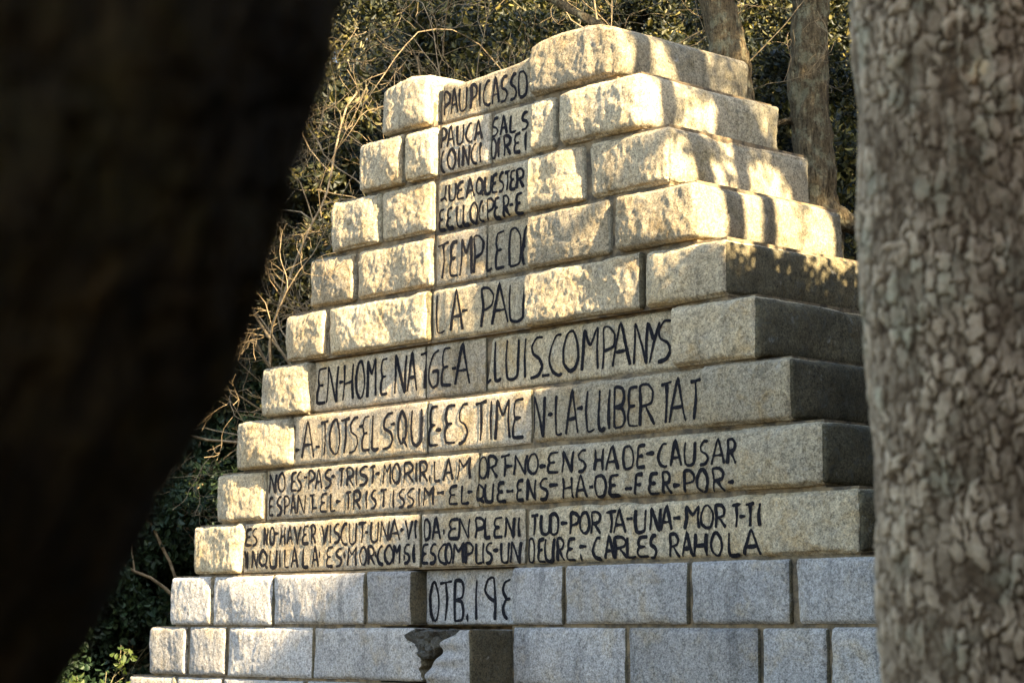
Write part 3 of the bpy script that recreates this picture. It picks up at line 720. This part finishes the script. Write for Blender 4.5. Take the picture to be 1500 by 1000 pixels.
big_tree('oak_tree', 'oak with reddish brown trunk rising just behind the top of the monument',
         [(2.20, 17.3, -.2), (2.1, 17.3, 3), (1.95, 17.3, 5.6), (1.86, 17.3, 6.3), (1.76, 17.3, 6.8), (1.6, 17.4, 8.2), (1.45, 17.6, 9.5)], [.20, .16, .15, .145, .14, .12, .09], M_BARK_BG,
         [([(1.74, 17.3, 6.0), (1.45, 17.4, 6.35), (1.0, 17.6, 6.6), (.3, 17.9, 7.1)], [.05, .04, .03, .02]),
          ([(1.72, 17.3, 5.7), (1.3, 17.5, 5.95), (.8, 17.6, 6.05), (.2, 17.9, 6.3)], [.045, .035, .028, .015])], (1.4, 18, 10.4), .9, 301)
big_tree('oak_tree', 'lichen spotted oak trunk between the monument and the near cork trunk',
         [(2.85, 18.0, -.2), (2.82, 18.0, 3.0), (2.74, 18.0, 4.6), (2.67, 18.0, 5.5), (2.60, 18.0, 6.1), (2.64, 18.0, 7.2), (2.60, 18.1, 9.2)], [.24, .19, .165, .17, .165, .16, .1], M_BARK_BG,
         [([(2.54, 17.95, 5.6), (2.28, 17.7, 5.38), (2.05, 17.6, 5.1), (1.9, 17.6, 4.3)], [.11, .085, .08, .08]),
          ([(2.66, 17.98, 5.25), (2.9, 17.85, 5.05), (3.25, 17.8, 4.95), (3.7, 17.8, 5.1)], [.10, .08, .07, .06]),
          ([(2.5, 18, 6.0), (2.2, 17.9, 5.95), (1.95, 17.9, 5.75)], [.03, .02, .012])], (2.8, 18.4, 10.2), .9, 322)
big_tree('oak_tree', 'mossy dark trunk in shade left of the monument steps',
         [(-3.2, 23.5, .8), (-3.22, 23.5, 3.0), (-3.15, 23.6, 5.0), (-3.3, 23.6, 7.5), (-3.3, 23.6, 9)], [.24, .19, .17, .14, .1], M_BARK_MOSS, [], (-3.3, 24, 10.2), .9, 343)

# ---- bare twiggy shrubs behind the top left of the monument
def bare_bush(x, y, h, seed, label, n=7, lean=(0, 0)):
    rng = np.random.default_rng(seed); z0 = float(ground_h(x, y)) - .1
    root = thing('bare_shrub', label, 'shrub', (x, y, z0), group='bare twiggy shrubs behind the monument')
    def stop(q):
        X = q[0] + x - P0[0]; Y_ = q[1] + y - P0[1]; s = X * UX + Y_ * UY; d = X * VX + Y_ * VY; z = q[2] + z0
        if not (-.06 < d < 2.7) or z > 5.8: return False
        k = min(14, max(1, int((5.72 - z) / .41) + 1)); return s < rows[k][0][0] + .06 and d < TB[k] + .05
    for i in range(n):
        out = []
        d = np.array([rng.normal(lean[0], .22), rng.normal(lean[1], .12), 1.0])
        grow(rng, (rng.normal(0, .1), rng.normal(0, .1), 0), d, h * rng.uniform(.75, 1.1), .022, 4, out, .55, (3, 5), .45, None, .15, .0022, 1.5, stop)
        if not out: continue
        V, F = tube_mesh(out, 5); link_mesh('stem', V, F, M_TWIG, root)
bare_bush(-2.75, 20.0, 4.8, 5, 'bare sunlit twigs reaching over the left steps of the monument', 2, (.12, 0))
bare_bush(-1.7, 20.4, 6.6, 6, 'tall bare shrub with pale twigs above the top left block', 5, (.02, -.05))
bare_bush(-.6, 19.6, 6.8, 7, 'bare branching shrub behind the first inscribed block', 8, (0, -.04))
bare_bush(-3.4, 20.4, 3.6, 8, 'low bare shrub with thin twigs beside the left steps', 2)
bare_bush(3.6, 18.9, 4.4, 9, 'thin bare shrub between lichen trunk and near cork trunk', 3)
bare_bush(.6, 19.8, 6.8, 10, 'bare shrub with arching twigs behind the tallest block', 4)

# ---- tall trees whose crowns close over the right of the glade
def tall_tree(x, y, zc, label, first_=[]):
    if not first_:
        rng = np.random.default_rng(66)
        C, cc = crown_points(rng, 30000, 2.9, 2.9, 1.5, 130, .5)
        V, F = leaves(rng, C, .085, .52); root = thing('tall_oak_tree', 'x', 'tree')
        link_mesh('crown', V + np.array([0, 0, 11.5]), F, M_LEAF, root, False)
        zz = np.linspace(-.2, 10.6, 24); P = np.stack([.12 * np.sin(zz * .5), .1 * np.sin(zz * .37 + 1), zz], 1)
        V, F = tube_mesh([(P, np.linspace(.22, .09, 24))], 12); link_mesh('trunk', V, F, M_BARK_FAR, root)
        bp = []
        for _ in range(10):
            tgt = cc[rng.integers(0, len(cc))] + np.array([0, 0, 11.5]); dv = tgt - P[-3]; grow(rng, P[-3], dv, np.linalg.norm(dv) * .85, .06, 2, bp, .4, (2, 3), .5)
        V, F = tube_mesh(bp, 6); link_mesh('branches', V, F, M_BRANCH, root)
        first_.append(root); r = root
    else: r = copy_tree(first_[0])
    r.location = (x, y, 0); r.scale = (1, 1, zc / 11.5); r.rotation_euler = (0, 0, x * 2.3); r['label'] = label; r['category'] = 'tree'; r['group'] = 'tall oaks closing over the glade'
for x, y, zc in ((7.8, 12.6, 11.4), (8.4, 15.6, 11.0), (10.6, 7.2, 12.4), (9.8, 17.4, 11.4)):
    tall_tree(x, y, zc, 'tall oak with a high crown over the right side of the glade')

# ---- ivy shrubs at the lower left
ivy = None
spots = [(-4.5, 19.2, 1.0), (-3.9, 20.2, 1.15), (-5.0, 20.6, 1.2), (-3.3, 21.3, 1.2), (-4.3, 18.2, .62), (-5.3, 18.6, .8), (-2.6, 22.0, 1.3), (-4.2, 21.6, 1.4), (-1.6, 22.5, 1.3), (3.8, 20.5, 1.2), (5.0, 20.8, 1.2), (2.9, 21.5, 1.2)]
for i, (x, y, s) in enumerate(spots):
    if ivy is None:
        rng = np.random.default_rng(9)
        C, cc = crown_points(rng, 26000, 1.0, .9, 1.25, 90, .30)
        C[:, 2] += 1.25; C = C[C[:, 2] > .02]
        V, F = leaves(rng, C, .062, .66)
        ivy = thing('ivy_shrub', 'x', 'shrub'); link_mesh('foliage', V, F, M_LEAF_DARK, ivy, False)
        bp = []
        for _ in range(9):
            dv = cc[rng.integers(0, len(cc))] + np.array([0, 0, 1.25]); grow(rng, (0, 0, 0), dv, np.linalg.norm(dv), .018, 2, bp, .5, (2, 4), .5)
        bv, bf = tube_mesh(bp, 5); link_mesh('stems', bv, bf, M_BRANCH, ivy)
        r = ivy
    else: r = copy_tree(ivy)
    r.location = (x, y, float(ground_h(x, y)) - .1); r.scale = (s, s, s); r.rotation_euler = (0, 0, i * 1.3)
    r['label'] = 'dark leafy ivy shrub covering the slope beside the monument'; r['category'] = 'shrub'; r['group'] = 'ivy shrubs on the slope'

rng = np.random.default_rng(31)
sp = thing('young_sapling', 'small sapling with bright yellow green leaves at the foot of the dark shrubs', 'sapling', (-3.55, 17.55, 0))
bp = []; tips = []
for _ in range(4): grow(rng, (0, 0, 0), (rng.normal(0, .3), rng.normal(0, .2), 1), 1.35, .010, 2, bp, .4, (3, 4), .4, tips, .2, .0015, 1.2)
V, F = tube_mesh(bp, 5); link_mesh('stems', V, F, M_BRANCH, sp)
tp = np.concatenate([t[2:] for t in tips]); tp = tp[tp[:, 2] > .6]; tp = tp[rng.integers(0, len(tp), 420)] + rng.normal(0, .035, (420, 3))
V, F = leaves(rng, tp, .065, .6); link_mesh('foliage', V, F, M_LEAF_YOUNG, sp, False)

# ---- unseen clipped hedge, added right of the monument to shade the lower courses
LX, LY = SUN_H
def sunward(s, d, D): return P0[0] + UX * s + VX * d + LX * D, P0[1] + UY * s + VY * d + LY * D
hedge = None
for i in range(7):
    d = -1.15 + i * .68
    x, y = sunward(0, d, 3.1)
    H = float(np.interp(d, [-1.2, -.6, -.1, .3, 3.2], [6.4, 6.35, 6.2, 6.1, 6.05]))
    if hedge is None:
        rng = np.random.default_rng(21)
        n = 60000
        C = np.stack([rng.uniform(-.5, .5, n), rng.uniform(-.5, .5, n), rng.uniform(.02, .985, n)], 1)
        C[:, 2] += .012 * rng.normal(0, 1, n) * (C[:, 2] > .9)
        Cs = C * np.array([1.0, 1.0, 5.8])
        V, F = leaves(rng, Cs, .075, .6)
        hedge = thing('shade_hedge_shrub', 'x', 'hedge'); link_mesh('foliage', V, F, M_LEAF_DARK, hedge, False)
        bp = []
        for _ in range(8): grow(rng, (rng.normal(0, .1), rng.normal(0, .1), 0), (rng.normal(0, .05), rng.normal(0, .05), 1), 5.2, .03, 2, bp, .2, (3, 5), .15)
        bv, bf = tube_mesh(bp, 5); link_mesh('stems', bv, bf, M_BRANCH, hedge)
        r = hedge
    else: r = copy_tree(hedge)
    r.location = (x, y, 0); r.rotation_euler = (0, 0, math.atan2(VY, VX)); r.scale = (.8, .85, H / 5.8)
    r['label'] = 'tall clipped hedge shrub added out of view to shade the monument'; r['category'] = 'hedge'; r['group'] = 'added shade hedge right of the monument'

# ---- slender trees beyond the hedge whose stems streak the upper side faces with shade
def slender(label, line, rads, D, s, seed):
    pts = []
    for (d, z) in line:
        x, y = sunward(s, d, D); pts.append((x, y, z + D * math.tan(SUN_EL)))
    x0, y0, _ = pts[-1]
    pts = pts[::-1]
    pts = [(x0 + .05, y0, -.2), (x0 + .05, y0, 3.5)] + pts
    rads = [rads[-1] * 1.3, rads[-1] * 1.15] + rads[::-1]
    tx, ty, tz = pts[-1]
    up = [p for p in pts if p[2] > 7]
    pts.append((tx, ty, tz + 2)); rads.append(rads[-1] * .8)
    root = big_tree('slender_tree', label, pts, rads, M_BARK_FAR, [], (tx, ty + .2, tz + 3.2), .8, seed)
    rng = np.random.default_rng(seed + 3); tips = []; bp = []
    for _ in range(11):
        a_ = rng.uniform(0, 1); i = int(rng.integers(0, len(up) - 1)); st = np.array(up[i]) * (1 - a_) + np.array(up[i + 1]) * a_
        grow(rng, st, (rng.normal(0, 1), rng.normal(0, 1), .4), .55, .016, 1, bp, .5, (1, 3), .5, tips, .1, .002, 1.2)
    base = np.array([pts[0][0], pts[0][1], 0])
    V, F = tube_mesh(bp, 5); link_mesh('sprigs', V - base, F, M_BRANCH, root)
    tp = np.concatenate([t[1:] for t in tips]); tp = tp[rng.integers(0, len(tp), 620)] + rng.normal(0, .045, (620, 3))
    V, F = leaves(rng, tp, .07, .55); link_mesh('foliage', V - base, F, M_LEAF, root, False)
    return root
slender('slender upright tree behind the hedge, nearest the inscribed front', [(.22, 5.7), (.24, 5.1), (.29, 4.7), (.42, 4.2)], [.075, .07, .065, .08], 6.0, 1.5, 410)
slender('slender upright tree in the middle behind the hedge', [(.68, 5.7), (.86, 5.15), (.72, 4.7), (.74, 4.2)], [.17, .10, .07, .06], 6.6, 1.5, 420)
slender('leaning slender tree behind the hedge, farthest from the inscribed front', [(.62, 5.7), (.98, 5.1), (1.30, 4.7), (1.58, 4.2)], [.05, .15, .12, .11], 7.2, 1.5, 430)

# ------------------------------------------------------------------ the two near trees
def bark_tube(axis, rads, nu, step, seed, cell, relief, zs=1.75):
    P = np.array(axis, float); L = np.concatenate([[0], np.cumsum(np.linalg.norm(np.diff(P, axis=0), axis=1))])
    t = np.arange(0, L[-1], step); Q = np.stack([np.interp(t, L, P[:, i]) for i in range(3)], 1)
    for _ in range(60): Q[1:-1] = (Q[:-2] + Q[1:-1] * 2 + Q[2:]) / 4
    r = np.interp(t, L, rads)
    V, F = tube_mesh([(Q, r)], nu)
    cen = np.repeat(Q, nu, 0); rr = np.repeat(r, nu)[:, None]; nrm = (V - cen) / rr
    nr = len(Q); th = np.tile(np.linspace(0, 2 * np.pi, nu, endpoint=False), nr); zc = np.repeat(t, nu)
    per = max(8, int(round(2 * np.pi * rr.mean() / cell)))
    w1, w2 = fbm(V, 11, 4, seed), fbm(V, 11, 4, seed + 5)
    U1 = th / (2 * np.pi) * per + .75 * w1; U2 = zc / (cell * zs) + .9 * w2 + .5 * vnoise(np.stack([np.floor(U1), U1 * 0, U1 * 0], 1), seed + 7)
    arc = rr[:, 0] * 0 + rr.mean()
    cx, cy = np.cos(th) * arc, np.sin(th) * arc
    jag = np.stack([fbm(V, 48, 3, seed + 30, .7), fbm(V, 48, 3, seed + 35, .7)], 1)
    U1 = th / (2 * np.pi) * per + .8 * w1 + .42 * jag[:, 0]
    U2 = zc / (cell * zs) + .8 * w2 + .55 * jag[:, 1] + 1.7 * _h(np.floor(U1) % per, 0 * U1, 0 * U1, seed + 9)
    W = np.stack([U1, U2], 1); f = np.floor(W); b1 = np.full(len(W), 9e9); b2 = b1.copy(); hv = np.zeros(len(W))
    for dx in (-1, 0, 1):
        for dy in (-1, 0, 1):
            c = f + np.array([dx, dy]); x = np.mod(c[:, 0], per); y = c[:, 1]; z = 0 * y
            pt = c + .5 + .8 * (np.stack([_h(x, y, z, seed), _h(x, y, z, seed + 1)], 1) - .5)
            q = W - pt; d = np.maximum(np.abs(q[:, 0]), np.abs(q[:, 1]) * .9) + .25 * np.abs(q).sum(1); h = _h(x, y, z, seed + 3)
            m = d < b1; b2 = np.where(m, b1, np.minimum(b2, d)); hv = np.where(m, h, hv); b1 = np.where(m, d, b1)
    q1 = np.stack([cx, cy, zc * .2], 1) + .014 * np.stack([w1, w2, 0 * w1], 1)
    f1 = np.abs(vnoise(q1 / (cell * 1.5), seed + 2) + .4 * vnoise(q1 / cell * 1.9, seed + 3))
    e1 = np.clip(f1 / .12, 0, 1)
    e = np.clip((b2 - b1 - .09) / .12, 0, 1)
    pl = e * (.25 + .75 * hv) * (.20 + .80 * e1)
    mask = np.clip(.9 + 1.2 * fbm(V, 5.5, 3, seed + 80), .45, 1)
    lo = fbm(V, 4, 3, seed + 60)
    dsp = relief * pl * mask + relief * .35 * fbm(V * [1, 1, .5], 45, 3, seed + 61) + .03 * lo * rr[:, 0] * 3
    V = V + nrm * dsp[:, None]
    return V, F, np.clip(pl * mask * 1.45 - .03 + .2 * fbm(V, 60, 2, seed + 70), 0, 1), r

root = thing('cork_oak_tree', 'near tree trunk with flaky grey brown bark filling the right edge', 'tree', (.82, 3.75, 0))
V, F, pv, _ = bark_tube([(.865, 3.75, -.1), (.85, 3.75, .6), (.84, 3.75, 1.4), (.822, 3.75, 2.1), (.812, 3.75, 2.62), (.83, 3.75, 3.2), (.9, 3.8, 4.4), (1.0, 3.9, 5.6)],
                        [.24, .20, .176, .176, .180, .185, .15, .12], 420, .0042, 600, .024, .011, 1.7)
o = link_mesh('trunk', V - np.array([.82, 3.75, 0]), F, M_CORK, root); set_attr(o, 'plate', pv)
rng = np.random.default_rng(88)
C, cc = crown_points(rng, 14000, 2.0, 2.0, 1.2, 60, .5); V, F = leaves(rng, C, .07, .5)
link_mesh('crown', V + np.array([.2, .2, 6.6]), F, M_LEAF, root, False)
bp = []
for _ in range(7):
    dv = cc[rng.integers(0, len(cc))] + np.array([.2, .2, 6.6]) - np.array([.18, .15, 5.5]); grow(rng, (.18, .15, 5.4), dv, np.linalg.norm(dv) * .8, .05, 2, bp, .4, (2, 3), .5)
V, F = tube_mesh(bp, 6); link_mesh('branches', V, F, M_BRANCH, root)

root = thing('leaning_tree', 'near leaning tree trunk in deep shade across the left side', 'tree', (-1.25, 1.3, 0))
ax = [(-1.250, 1.3, -0.100), (-1.050, 1.22, 0.500), (-0.800, 1.12, 1.050), (-0.413, 1.12, 1.678), (-0.375, 1.12, 1.736), (-0.346, 1.12, 1.786), (-0.329, 1.12, 1.827), (-0.306, 1.12, 1.904), (-0.284, 1.12, 1.970), (-0.267, 1.12, 2.013), (0.233, 1.12, 3.913)]
V, F, pv, _ = bark_tube(ax, [.30, .25, .215, .20, .20, .20, .20, .195, .19, .18, .16], 260, .006, 700, .05, .009)
base = np.array([-1.25, 1.3, 0])
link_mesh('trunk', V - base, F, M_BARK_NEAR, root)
rng = np.random.default_rng(89)
C, cc = crown_points(rng, 14000, 2.0, 1.8, 1.2, 60, .5); V, F = leaves(rng, C, .07, .5)
top = np.array(ax[-1])
link_mesh('crown', V + top + np.array([0, -.3, 1.8]) - base, F, M_LEAF, root, False)
bp = []
for _ in range(7):
    dv = cc[rng.integers(0, len(cc))] + np.array([0, -.3, 1.8]); grow(rng, top - base, dv, np.linalg.norm(dv) * .8, .06, 2, bp, .4, (2, 3), .5)
V, F = tube_mesh(bp, 6); link_mesh('branches', V, F, M_BRANCH, root)
